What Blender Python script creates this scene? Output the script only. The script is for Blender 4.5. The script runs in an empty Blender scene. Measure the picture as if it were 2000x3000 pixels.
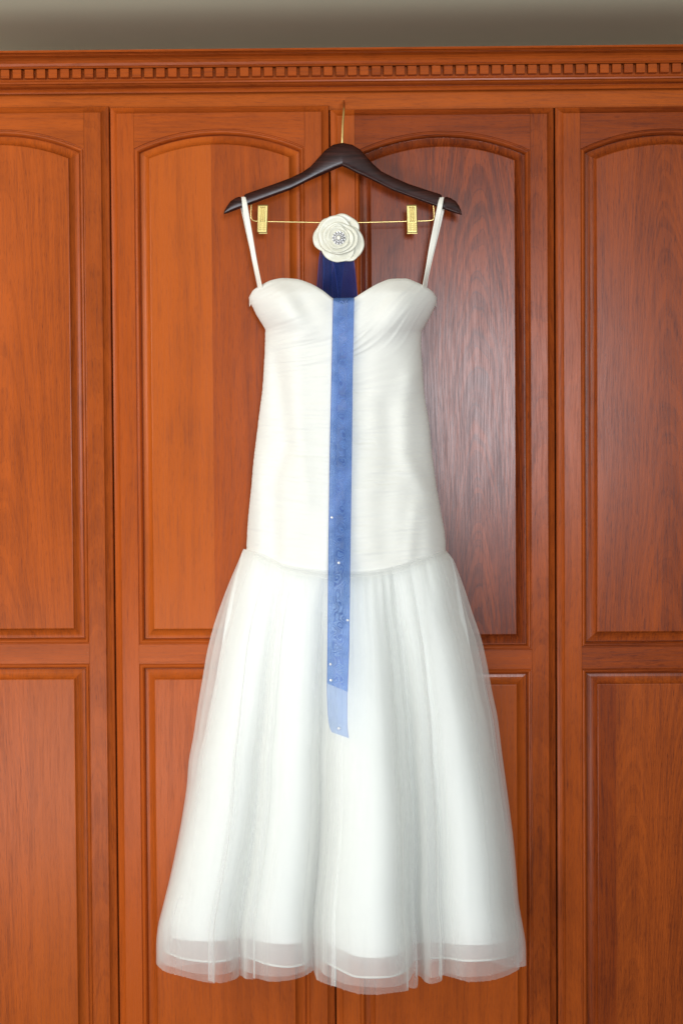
import bpy, bmesh, math, random
import numpy as np
from mathutils import Vector, Matrix, noise as mnoise
random.seed(7)
scene = bpy.context.scene
COL = scene.collection

# ------------------------------------------------------------------ camera
YAW, PIT, ROL = 0.00895408, -0.02459908, -0.00687061
FPX, DIST = 4167.0, 2.625
def _basis():
    cy, sy = math.cos(YAW), math.sin(YAW); cp, sp = math.cos(PIT), math.sin(PIT)
    cr, sr = math.cos(ROL), math.sin(ROL)
    M = np.array([[cy, -sy, 0], [sy, cy, 0], [0, 0, 1]]) @ np.array([[1, 0, 0], [0, cp, -sp], [0, sp, cp]])
    return M @ np.array([cr, 0, sr]), M @ np.array([-sr, 0, cr]), M @ np.array([0, 1, 0])
CR, CU, CF = _basis()
cam = bpy.data.cameras.new("camera")
cam.sensor_fit = 'VERTICAL'; cam.sensor_height = 36.0; cam.lens = 36.0 * FPX / 3000.0
cam.clip_end = 60; cam.clip_start = 0.05
camo = bpy.data.objects.new("camera", cam); COL.objects.link(camo)
m = Matrix.Identity(4)
for i in range(3):
    m[i][0] = CR[i]; m[i][1] = CU[i]; m[i][2] = -CF[i]
m[1][3] = -DIST
camo.matrix_world = m
scene.camera = camo

def W(px, py, y=0.0):
    """real-world point at depth y whose place in the picture is (px, py)"""
    d = CF * FPX + CR * (px - 1000.0) - CU * (py - 1500.0)
    t = (y + DIST) / d[1]
    return Vector((d[0] * t, y, d[2] * t))
def WX(px, py=1400, y=0.0): return W(px, py, y).x
def WZ(py, px=1000, y=0.0): return W(px, py, y).z

# ------------------------------------------------------------------ world, lamps, exposure
world = bpy.data.worlds.new("World"); scene.world = world; world.use_nodes = True
bg = world.node_tree.nodes["Background"]
bg.inputs[0].default_value = (1.0, 0.95, 0.88, 1); bg.inputs[1].default_value = 0.13
def area(name, loc, target, sx, sz, power, col):
    l = bpy.data.lights.new(name, 'AREA'); l.shape = 'RECTANGLE'; l.size = sx; l.size_y = sz
    l.energy = power; l.color = col
    o = bpy.data.objects.new(name, l); COL.objects.link(o)
    o.location = loc
    o.rotation_euler = (Vector(target) - Vector(loc)).to_track_quat('-Z', 'Y').to_euler()
    return o
area("window_light_left", (-1.95, -1.75, 0.45), (0, 0, 0.0), 1.3, 0.85, 28, (1.0, 0.98, 0.95))
area("window_light_behind", (0.66, -5.0, 0.38), (0.1, 0, -0.1), 0.9, 1.0, 123, (0.84, 0.92, 1.0))
area("added_bounce_fill", (-1.3, -3.2, -1.15), (0, 0, 0.7), 2.2, 0.9, 42, (0.96, 0.985, 1.0))  # added fill lamp, standing in for bounce: brightens ceiling strip and lower dress
scene.view_settings.view_transform = 'Standard'; scene.view_settings.look = 'None'
scene.view_settings.exposure = 0.0; scene.view_settings.gamma = 1.0
scene.view_settings.use_curve_mapping = False
scene.render.engine = 'CYCLES'
scene.cycles.transparent_max_bounces = 32
scene.cycles.max_bounces = 8

# ------------------------------------------------------------------ node helpers
def new_mat(name):
    mt = bpy.data.materials.new(name); mt.use_nodes = True
    nt = mt.node_tree; nt.nodes.clear()
    out = nt.nodes.new('ShaderNodeOutputMaterial')
    return mt, nt, out
class NT:
    def __init__(s, nt): s.nt = nt
    def n(s, t, **k):
        nd = s.nt.nodes.new(t)
        for a, b in k.items(): setattr(nd, a, b)
        return nd
    def link(s, a, b): s.nt.links.new(a, b)
    def val(s, sock, v):
        if isinstance(v, bpy.types.NodeSocket): s.link(v, sock)
        else: sock.default_value = v
    def math(s, op, a, b=0.0, c=None, clamp=False):
        nd = s.n('ShaderNodeMath', operation=op, use_clamp=clamp)
        s.val(nd.inputs[0], a); s.val(nd.inputs[1], b)
        if c is not None: s.val(nd.inputs[2], c)
        return nd.outputs[0]
    def noise(s, vec, scale=1.0, detail=2.0, rough=0.5, dist=0.0):
        nd = s.n('ShaderNodeTexNoise'); s.link(vec, nd.inputs['Vector'])
        nd.inputs['Scale'].default_value = scale; nd.inputs['Detail'].default_value = detail
        nd.inputs['Roughness'].default_value = rough; nd.inputs['Distortion'].default_value = dist
        return nd.outputs['Fac']
    def comb(s, x, y, z):
        nd = s.n('ShaderNodeCombineXYZ')
        for i, v in enumerate((x, y, z)): s.val(nd.inputs[i], v)
        return nd.outputs[0]
    def ramp(s, fac, lo, hi, a=0.0, b=1.0):
        nd = s.n('ShaderNodeMapRange', interpolation_type='SMOOTHSTEP')
        s.val(nd.inputs[0], fac); nd.inputs[1].default_value = lo; nd.inputs[2].default_value = hi
        nd.inputs[3].default_value = a; nd.inputs[4].default_value = b
        return nd.outputs[0]
    def mix(s, fac, a, b, mode='MIX'):
        nd = s.n('ShaderNodeMix', data_type='RGBA', blend_type=mode)
        s.val(nd.inputs['Factor'], fac)
        for k, v in (('A', a), ('B', b)):
            sk = [i for i in nd.inputs if i.name == k and i.type == 'RGBA'][0]
            if isinstance(v, tuple): sk.default_value = (*v, 1) if len(v) == 3 else v
            else: s.link(v, sk)
        return [o for o in nd.outputs if o.type == 'RGBA'][0]
    def attr(s, name, out='Fac'):
        nd = s.n('ShaderNodeAttribute', attribute_type='OBJECT', attribute_name=name)
        return nd.outputs[out]

# ------------------------------------------------------------------ wood
def make_wood():
    mt, nt, out = new_mat("varnished_wood"); g = NT(nt)
    tc = g.n('ShaderNodeTexCoord'); sep = g.n('ShaderNodeSeparateXYZ'); g.link(tc.outputs['Object'], sep.inputs[0])
    seed = g.attr('wood_seed'); hz = g.attr('wood_across'); fig = g.attr('wood_figure'); tone = g.attr('wood_tone')
    warm = g.attr('wood_warm')
    X, Y, Z = sep.outputs
    inv = g.math('SUBTRACT', 1.0, hz)
    c = g.math('ADD', g.math('MULTIPLY', X, inv), g.math('MULTIPLY', Z, hz))
    a = g.math('ADD', g.math('MULTIPLY', Z, inv), g.math('MULTIPLY', X, hz))
    # slow wander of the fibres
    wv = g.comb(g.math('MULTIPLY', c, 5.0), seed, g.math('MULTIPLY', a, 1.6))
    wander = g.math('MULTIPLY', g.math('SUBTRACT', g.noise(wv, 1.0, 2.0), 0.5), 0.045)
    c2 = g.math('ADD', c, wander)
    def sv(sc, sa, off=0.0):
        return g.comb(g.math('MULTIPLY', c2, sc), g.math('ADD', g.math('MULTIPLY', seed, 7.3), g.math('ADD', g.math('MULTIPLY', Y, 120.0), off)), g.math('MULTIPLY', a, sa))
    broad = g.noise(sv(22, 1.2), 1.0, 3.0, 0.6)
    band = g.noise(sv(90, 2.0, 3.0), 1.0, 3.0, 0.6)
    fibre = g.noise(sv(420, 12, 9.0), 1.0, 3.0, 0.7)
    pores = g.noise(sv(900, 60, 20.0), 1.0, 1.0, 0.5)
    mott = g.noise(g.comb(g.math('MULTIPLY', c, 14), seed, g.math('MULTIPLY', a, 9)), 1.0, 3.0, 0.55)
    # cathedral figure: nested arches of the growth rings
    cc = g.math('MULTIPLY', c2, 1.0)
    par = g.math('ADD', g.math('MULTIPLY', g.math('MULTIPLY', cc, cc), 88.0), g.math('MULTIPLY', a, 1.0))
    wob = g.math('MULTIPLY', g.noise(sv(18, 2.5, 31.0), 1.0, 2.0), 0.16)
    ph = g.math('ADD', par, wob)
    ring = g.noise(g.comb(g.math('MULTIPLY', ph, 19.0), seed, 0.0), 1.0, 1.5, 0.6)
    ringl = g.ramp(ring, 0.42, 0.62)
    line = g.ramp(g.math('ABSOLUTE', g.math('SUBTRACT', ring, 0.5)), 0.0, 0.022, 1.0, 0.0)
    figv = g.math('MULTIPLY', g.math('ADD', g.math('MULTIPLY', ringl, 0.55), g.math('MULTIPLY', line, 0.45)), fig)
    # dark value 0..1
    dk = g.math('MULTIPLY', g.ramp(broad, 0.35, 0.7), 0.20)
    dk = g.math('ADD', dk, g.math('MULTIPLY', g.ramp(band, 0.4, 0.75), 0.14))
    dk = g.math('ADD', dk, g.math('MULTIPLY', g.ramp(fibre, 0.42, 0.8), 0.38))
    dk = g.math('ADD', dk, g.math('MULTIPLY', g.ramp(pores, 0.56, 0.72), g.math('ADD', 0.20, g.math('MULTIPLY', fig, 0.35))))
    dk = g.math('ADD', dk, g.math('MULTIPLY', figv, 0.8))
    dk = g.math('ADD', dk, g.math('MULTIPLY', g.math('SUBTRACT', mott, 0.5), 0.36))
    dk = g.math('ADD', dk, g.math('MULTIPLY', tone, 1.0), clamp=True)
    colA = g.mix(warm, (0.385, 0.068, 0.009), (0.455, 0.096, 0.012))
    colB = g.mix(warm, (0.095, 0.015, 0.005), (0.145, 0.027, 0.006))
    colr = g.mix(dk, colA, colB)
    # rare small nicks and dust
    vor = g.n('ShaderNodeTexVoronoi'); g.link(tc.outputs['Object'], vor.inputs['Vector']); vor.inputs['Scale'].default_value = 26
    nick = g.ramp(vor.outputs['Distance'], 0.0, 0.028, 1.0, 0.0)
    gate = g.ramp(g.noise(tc.outputs['Object'], 9.0, 1.0), 0.60, 0.62)
    colr = g.mix(g.math('MULTIPLY', g.math('MULTIPLY', nick, gate), 0.6), colr, (0.6, 0.34, 0.2))
    bs = g.n('ShaderNodeBsdfPrincipled'); g.link(colr, bs.inputs['Base Color'])
    ro = g.math('ADD', 0.24, g.math('MULTIPLY', g.ramp(fibre, 0.3, 0.8), 0.10))
    g.link(ro, bs.inputs['Roughness']); g.link(g.math('ADD', 0.12, g.attr('wood_gloss')), bs.inputs['Specular IOR Level'])
    bs.inputs['Coat Weight'].default_value = 0.03; bs.inputs['Coat Roughness'].default_value = 0.22
    bmp = g.n('ShaderNodeBump'); bmp.inputs['Strength'].default_value = 0.05; bmp.inputs['Distance'].default_value = 0.0006
    hgt = g.math('SUBTRACT', g.math('MULTIPLY', fibre, 0.6), g.math('MULTIPLY', g.ramp(pores, 0.55, 0.7), 0.5))
    g.link(hgt, bmp.inputs['Height']); g.link(bmp.outputs[0], bs.inputs['Normal'])
    g.link(bs.outputs[0], out.inputs[0])
    return mt
WOOD = make_wood()
def wood_props(o, tone=0.0, figure=0.0, across=0.0, warm=0.5, seed=None, gloss=0.0):
    o['wood_gloss'] = float(gloss)
    o['wood_tone'] = float(tone); o['wood_figure'] = float(figure); o['wood_across'] = float(across)
    o['wood_warm'] = float(warm); o['wood_seed'] = float(random.uniform(0, 40) if seed is None else seed)

def simple(name, col, rough=0.5, metal=0.0, **k):
    mt, nt, out = new_mat(name); g = NT(nt)
    bs = g.n('ShaderNodeBsdfPrincipled'); tc = g.n('ShaderNodeTexCoord')
    nz = g.noise(tc.outputs['Object'], k.get('nscale', 60.0), 3.0)
    amt = k.get('var', 0.12)
    dark = tuple(c * (1 - amt) for c in col); lite = tuple(min(1, c * (1 + amt)) for c in col)
    g.link(g.mix(nz, dark, lite), bs.inputs['Base Color'])
    bs.inputs['Roughness'].default_value = rough; bs.inputs['Metallic'].default_value = metal
    for kk in ('Coat Weight', 'Sheen Weight', 'Coat Roughness', 'Specular IOR Level', 'Subsurface Weight'):
        if kk in k: bs.inputs[kk].default_value = k[kk]
    if 'bump' in k:
        bmp = g.n('ShaderNodeBump'); bmp.inputs['Strength'].default_value = k['bump']; bmp.inputs['Distance'].default_value = 0.001
        g.link(g.noise(tc.outputs['Object'], k.get('bscale', 300.0), 3.0), bmp.inputs['Height'])
        g.link(bmp.outputs[0], bs.inputs['Normal'])
    g.link(bs.outputs[0], out.inputs[0])
    return mt
GOLD = simple("brass_plated_steel", (0.86, 0.66, 0.28), 0.34, 1.0, var=0.05)
GOLDB = simple("brass_clip", (0.55, 0.43, 0.16), 0.42, 0.7, var=0.05)
PEARL = simple("pearl", (0.86, 0.83, 0.74), 0.18, 0.0, **{'Coat Weight': 0.6})
DARKCORE = simple("dark_wood_core", (0.06, 0.018, 0.008), 0.6)
PAINT = simple("olive_wall_paint", (0.30, 0.25, 0.16), 0.8, nscale=6.0, var=0.05, bump=0.1, bscale=160.0)
CEILP = simple("ceiling_paint", (0.88, 0.90, 0.68), 0.85, nscale=6.0, var=0.04)
STRAPM = simple("ivory_satin_strap", (0.80, 0.77, 0.69), 0.42, var=0.04, **{'Sheen Weight': 0.3})

def make_hanger_mat():
    mt, nt, out = new_mat("espresso_lacquer"); g = NT(nt)
    tc = g.n('ShaderNodeTexCoord'); mp = g.n('ShaderNodeMapping'); g.link(tc.outputs['Object'], mp.inputs[0])
    mp.inputs['Scale'].default_value = (12, 60, 160)
    nz = g.noise(mp.outputs[0], 1.0, 4.0, 0.6)
    bs = g.n('ShaderNodeBsdfPrincipled')
    g.link(g.mix(g.ramp(nz, 0.35, 0.7), (0.018, 0.0045, 0.0035), (0.040, 0.009, 0.006)), bs.inputs['Base Color'])
    g.link(g.math('ADD', 0.20, g.math('MULTIPLY', nz, 0.12)), bs.inputs['Roughness'])
    bs.inputs['Specular IOR Level'].default_value = 0.20
    bmp = g.n('ShaderNodeBump'); bmp.inputs['Strength'].default_value = 0.15; bmp.inputs['Distance'].default_value = 0.0006
    g.link(nz, bmp.inputs['Height']); g.link(bmp.outputs[0], bs.inputs['Normal'])
    g.link(bs.outputs[0], out.inputs[0]); return mt
HANGERM = make_hanger_mat()

def cloth_mat(name, col, trans=0.25, cover=None, rough=0.6, gloss=0.06, weave=0.0, wscale=(900, 900, 900), tint=None):
    """diffuse + translucent cloth; cover = share of the area the threads cover when seen square on"""
    mt, nt, out = new_mat(name); g = NT(nt)
    tc = g.n('ShaderNodeTexCoord')
    nz = g.noise(tc.outputs['Object'], 35.0, 3.0)
    c = g.mix(nz, tuple(v * 0.965 for v in col), tuple(min(1, v * 1.02) for v in col))
    df = g.n('ShaderNodeBsdfDiffuse'); tr = g.n('ShaderNodeBsdfTranslucent'); gl = g.n('ShaderNodeBsdfGlossy')
    g.link(c, df.inputs[0]); g.link(c, tr.inputs[0]); gl.inputs['Roughness'].default_value = rough
    m1 = g.n('ShaderNodeMixShader'); m1.inputs[0].default_value = trans
    g.link(df.outputs[0], m1.inputs[1]); g.link(tr.outputs[0], m1.inputs[2])
    m2 = g.n('ShaderNodeMixShader'); m2.inputs[0].default_value = gloss
    g.link(m1.outputs[0], m2.inputs[1]); g.link(gl.outputs[0], m2.inputs[2])
    last = m2.outputs[0]
    if weave:
        mp = g.n('ShaderNodeMapping'); g.link(tc.outputs['Object'], mp.inputs[0]); mp.inputs['Scale'].default_value = wscale
        bmp = g.n('ShaderNodeBump'); bmp.inputs['Strength'].default_value = weave; bmp.inputs['Distance'].default_value = 0.0006
        g.link(g.noise(mp.outputs[0], 1.0, 3.0), bmp.inputs['Height'])
        for nd in (df, tr, gl): g.link(bmp.outputs[0], nd.inputs['Normal'])
    if cover is not None:
        # slanted net covers more: 1-(1-c)^(1/cos)
        geo = g.n('ShaderNodeNewGeometry'); dt = g.n('ShaderNodeVectorMath', operation='DOT_PRODUCT')
        g.link(geo.outputs['Incoming'], dt.inputs[0]); g.link(geo.outputs['Normal'], dt.inputs[1])
        cs = g.math('MAXIMUM', g.math('ABSOLUTE', dt.outputs['Value']), 0.22)
        mp2 = g.n('ShaderNodeMapping'); g.link(tc.outputs['Object'], mp2.inputs[0]); mp2.inputs['Scale'].default_value = (40, 40, 3)
        thick = g.math('MULTIPLY_ADD', g.noise(mp2.outputs[0], 1.0, 3.0), 0.5, 0.75)
        ex = g.math('DIVIDE', thick, cs)
        op = g.math('SUBTRACT', 1.0, g.math('POWER', 1.0 - cover, ex), clamp=True)
        tp = g.n('ShaderNodeBsdfTransparent'); m3 = g.n('ShaderNodeMixShader')
        if tint: tp.inputs[0].default_value = (*tint, 1)
        g.link(op, m3.inputs[0]); g.link(tp.outputs[0], m3.inputs[1]); g.link(last, m3.inputs[2])
        last = m3.outputs[0]
    g.link(last, out.inputs[0]); return mt
BODICEM = cloth_mat("ivory_ruched_chiffon", (0.87, 0.86, 0.81), trans=0.12, gloss=0.04, weave=0.30, wscale=(40, 200, 900))
LININGM = cloth_mat("ivory_satin_lining", (0.955, 0.965, 0.94), trans=0.04, gloss=0.03)
NETM = cloth_mat("stiff_white_net", (0.96, 0.96, 0.94), trans=0.35, cover=0.40)
TULLEM = cloth_mat("ivory_tulle", (0.955, 0.965, 0.945), trans=0.32, cover=0.17)
EDGEM = cloth_mat("white_hem_edging", (0.95, 0.94, 0.90), trans=0.2, cover=0.6)
PETALM = cloth_mat("ivory_satin_petal", (0.88, 0.855, 0.73), trans=0.2, gloss=0.07, rough=0.35)

# ------------------------------------------------------------------ object helpers
def place(o, parent):
    if parent is not None:
        o.parent = parent
        o.matrix_parent_inverse = parent.matrix_world.inverted() if parent.type != 'EMPTY' or True else Matrix()
def mesh_obj(name, verts, faces, mat, parent=None, smooth=False, label=None, origin='base', kind=None):
    vs = [Vector(v) for v in verts]
    lo = Vector((min(v.x for v in vs), min(v.y for v in vs), min(v.z for v in vs)))
    hi = Vector((max(v.x for v in vs), max(v.y for v in vs), max(v.z for v in vs)))
    org = Vector(((lo.x + hi.x) / 2, (lo.y + hi.y) / 2, lo.z))
    me = bpy.data.meshes.new(name); me.from_pydata([v - org for v in vs], [], faces); me.update()
    if smooth:
        for p in me.polygons: p.use_smooth = True
    me.materials.append(mat)
    o = bpy.data.objects.new(name, me); COL.objects.link(o); o.location = org
    if parent is not None:
        o.parent = parent
        o.matrix_parent_inverse = Matrix.Translation(world_loc(parent)).inverted()
    WL[o.name] = org
    if label: o['label'] = label
    if kind: o['kind'] = kind
    return o
WL = {}
def world_loc(o): return WL[o.name]
def empty(name, loc, label, cat, group=None):
    o = bpy.data.objects.new(name, None); COL.objects.link(o); o.location = loc; o.empty_display_size = 0.1
    WL[o.name] = Vector(loc); o['label'] = label; o['category'] = cat
    if group: o['group'] = group
    return o
def boxgeo(x0, x1, y0, y1, z0, z1):
    v = [(x0, y0, z0), (x1, y0, z0), (x1, y1, z0), (x0, y1, z0), (x0, y0, z1), (x1, y0, z1), (x1, y1, z1), (x0, y1, z1)]
    f = [(0, 3, 2, 1), (4, 5, 6, 7), (0, 1, 5, 4), (1, 2, 6, 5), (2, 3, 7, 6), (3, 0, 4, 7)]
    return v, f
def extrude_x(name, prof, x0, x1, mat, parent, smooth=False):
    n = len(prof); v = [(x0, y, z) for y, z in prof] + [(x1, y, z) for y, z in prof]
    f = [(i, n + i, n + (i + 1) % n, (i + 1) % n) for i in range(n)]
    f += [tuple(range(n)), tuple(range(2 * n - 1, n - 1, -1))]
    return mesh_obj(name, v, f, mat, parent, smooth)
def fix_normals(o):
    bm = bmesh.new(); bm.from_mesh(o.data); bmesh.ops.recalc_face_normals(bm, faces=bm.faces); bm.to_mesh(o.data); bm.free()
def tube(name, pts, r, mat, parent, seg=10, cap=True):
    pts = [Vector(p) for p in pts]; vs = []; fs = []
    rr = r if isinstance(r, (list, tuple)) else [r] * len(pts)
    ref = Vector((0, 1, 0))
    for i, p in enumerate(pts):
        t = (pts[min(i + 1, len(pts) - 1)] - pts[max(i - 1, 0)]).normalized()
        if abs(t.dot(ref)) > 0.95: rf = Vector((1, 0, 0))
        else: rf = ref
        a = t.cross(rf).normalized(); b = t.cross(a).normalized()
        if i and (a.dot(pa) < 0): a = -a; b = -b
        pa = a
        for k in range(seg):
            th = 2 * math.pi * k / seg
            vs.append(p + (a * math.cos(th) + b * math.sin(th)) * rr[i])
    for i in range(len(pts) - 1):
        for k in range(seg):
            fs.append((i * seg + k, i * seg + (k + 1) % seg, (i + 1) * seg + (k + 1) % seg, (i + 1) * seg + k))
    if cap: fs += [tuple(range(seg)), tuple(range(len(vs) - 1, len(vs) - seg - 1, -1))]
    o = mesh_obj(name, vs, fs, mat, parent, True); fix_normals(o); return o
def catmull(pts, n):
    P = [Vector(p) for p in pts]; P = [P[0] * 2 - P[1]] + P + [P[-1] * 2 - P[-2]]; out = []
    for i in range(1, len(P) - 2):
        for k in range(n):
            t = k / n
            out.append(0.5 * ((2 * P[i]) + (-P[i - 1] + P[i + 1]) * t + (2 * P[i - 1] - 5 * P[i] + 4 * P[i + 1] - P[i + 2]) * t * t + (-P[i - 1] + 3 * P[i] - 3 * P[i + 1] + P[i + 2]) * t ** 3))
    out.append(P[-2]); return out

# ------------------------------------------------------------------ wall and ceiling
def struct(name, v, f, mat):
    o = mesh_obj(name, v, f, mat); o['kind'] = 'structure'; return o
ZTOP = WZ(139.5, 1000, -0.068)
WALLY = 0.46
ZC = 0.904
v, f = boxgeo(-3.0, 3.0, WALLY, WALLY + 0.12, -1.6, ZC + 0.05)
wall = struct('wall', v, f, PAINT)
v, f = boxgeo(-3.0, 3.0, -3.2, WALLY, ZC, ZC + 0.1)
struct('ceiling', v, f, CEILP)

# ------------------------------------------------------------------ wardrobe
PXM = 0.000628
G = [WX(330), WX(972), WX(1628.5)]
DW = (G[2] - G[0]) / 2
DX = [(G[0] - DW, G[0]), (G[0], G[1]), (G[1], G[2]), (G[2], G[2] + DW)]
ZB = WZ(3330); BASE = ZB - 0.14
FR_Y = 0.0205
wardrobe = empty('wardrobe', ((G[1]), 0.2, BASE), 'tall reddish wooden wardrobe with arched panel doors and a dentil cornice behind the white dress', 'wardrobe')
x0w, x1w = DX[0][0] - 0.03, DX[3][1] + 0.03
v, f = boxgeo(x0w, x1w, FR_Y + 0.02, WALLY - 0.004, BASE, ZTOP - 0.01)
o = mesh_obj('carcass', v, f, DARKCORE, wardrobe)
# plinth
v, f = boxgeo(x0w, x1w, 0.012, FR_Y + 0.02, BASE, ZB - 0.004)
o = mesh_obj('plinth', v, f, WOOD, wardrobe); wood_props(o, 0.1, 0.1, 1)
# frieze board above the doors (face frame)
zf1 = WZ(268, 1000, FR_Y); zf0 = WZ(322, 1000, FR_Y)
v, f = boxgeo(x0w, x1w, FR_Y, FR_Y + 0.02, zf0, zf1)
o = mesh_obj('frieze_board', v, f, WOOD, wardrobe); wood_props(o, -0.06, 0.12, 1, 1.0, 3.0)
# cornice profile (depth, picture row on the centre line)
prof_px = [(FR_Y, 268.6), (0.006, 268.2), (0.0035, 266.5), (0.0025, 263), (0.003, 259), (0.0045, 255.5), (0.0045, 254),
           (0.0, 252.5), (-0.006, 249), (-0.010, 245), (-0.0125, 240.5), (-0.0145, 240), (-0.0175, 237.5), (-0.018, 233), (-0.0165, 229.5), (-0.0165, 227),
           (-0.0165, 224.2), (-0.0165, 194.0), (-0.0300, 193.4), (-0.0325, 192), (-0.0335, 189.5), (-0.0325, 187.3), (-0.0300, 186.4),
           (-0.0305, 184.5), (-0.0320, 178), (-0.0350, 170), (-0.040, 163), (-0.047, 157.5), (-0.052, 154.8), (-0.052, 152.8), (-0.0565, 151.8), (-0.0585, 150), (-0.0575, 147.9),
           (-0.061, 147.2), (-0.064, 146), (-0.0655, 142), (-0.0655, 139.3)]
prof = [(y, WZ(py, 1000, y)) for y, py in prof_px]
ztop = prof[-1][1]
prof += [(-0.060, ztop + 0.0015), (WALLY - 0.004, ztop + 0.0015), (WALLY - 0.004, prof[0][1])]
cornice = extrude_x('cornice', prof, x0w - 0.05, x1w + 0.05, WOOD, wardrobe); wood_props(cornice, 0.14, 0.05, 1, 0.45, 11.0)
fix_normals(cornice)
# dentils: one mesh shared by all
dz1 = WZ(194.6, 1000, -0.027); dz0 = WZ(220.5, 1000, -0.027)
pitch = (WX(1593.8, 200, -0.027) - WX(16, 220, -0.027)) / 45.0
dwid = pitch * 0.735
bm = bmesh.new()
vv, ff = boxgeo(-dwid / 2, dwid / 2, 0, 0.0115, 0, dz1 - dz0)
bv = [bm.verts.new(q) for q in vv]
for q in ff: bm.faces.new([bv[i] for i in q])
bmesh.ops.bevel(bm, geom=list(bm.edges), offset=0.0006, segments=1, affect='EDGES')
dme = bpy.data.meshes.new('dentil'); bm.to_mesh(dme); bm.free(); dme.materials.append(WOOD)
xs = WX(16, 220, -0.027)
k = -int((xs - x0w) / pitch)
cnt = 0
while xs + k * pitch < x1w and cnt < 90:
    o = bpy.data.objects.new('dentil', dme); COL.objects.link(o)
    loc = Vector((xs + k * pitch + random.uniform(-.0002, .0002), -0.028 + random.uniform(-.0003, .0003), dz0)); o.location = loc
    o.parent = cornice; o.matrix_parent_inverse = Matrix.Translation(world_loc(cornice)).inverted()
    wood_props(o, random.uniform(-0.04, 0.18), 0.0, 1, random.uniform(0.2, 0.6)); k += 1; cnt += 1

def arch_loop(x0, x1, zb, zt, R0, t, arch, n=36):
    """opening outline inset by t: left side up, top (arc of radius R0-t), right side down"""
    a, b = x0 + t, x1 - t
    pts = []
    if arch:
        xc = (x0 + x1) / 2; zc = zt - R0; R = R0 - t; h = (b - a) / 2
        top = []
        for i in range(n + 1):
            x = a + (b - a) * i / n
            top.append((x, zc + math.sqrt(R * R - (x - xc) ** 2)))
    else:
        top = [(a, zt - t), (b, zt - t)]
    return [(a, zb + t)] + top + [(b, zb + t)]
# moulding section: (inset, depth). bead first, then the cove up to the raised field
BEAD = [(0, 0.0), (0.0006, 0.0022), (0.0020, 0.0026), (0.0028, 0.0012), (0.0042, 0.0006), (0.0062, 0.0012), (0.0082, 0.0036), (0.0092, 0.0066), (0.0095, 0.0095), (0.0098, 0.0120), (0.0112, 0.0120)]
COVE = [(0.0113, 0.0100), (0.0130, 0.0098), (0.0160, 0.0093), (0.0190, 0.0083), (0.0218, 0.0068), (0.0243, 0.0049), (0.0264, 0.0028), (0.0280, 0.0006), (0.0286, -0.0004), (0.0288, -0.0018), (0.0300, -0.0021)]
CH = [(0, 0.0205), (0, 0.0120), (0.0012, 0.0092), (0.0045, 0.0080), (0.0085, 0.0060), (0.0118, 0.0034), (0.0130, 0.0020), (0.0135, 0.0004), (0.0142, 0.0)]
STW = 0.0445   # door edge to bead
class Bucket:
    def __init__(s): s.v = []; s.f = []
    def quad(s, *p):
        i = len(s.v); s.v += list(p); s.f.append(tuple(range(i, i + len(p))))
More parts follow.
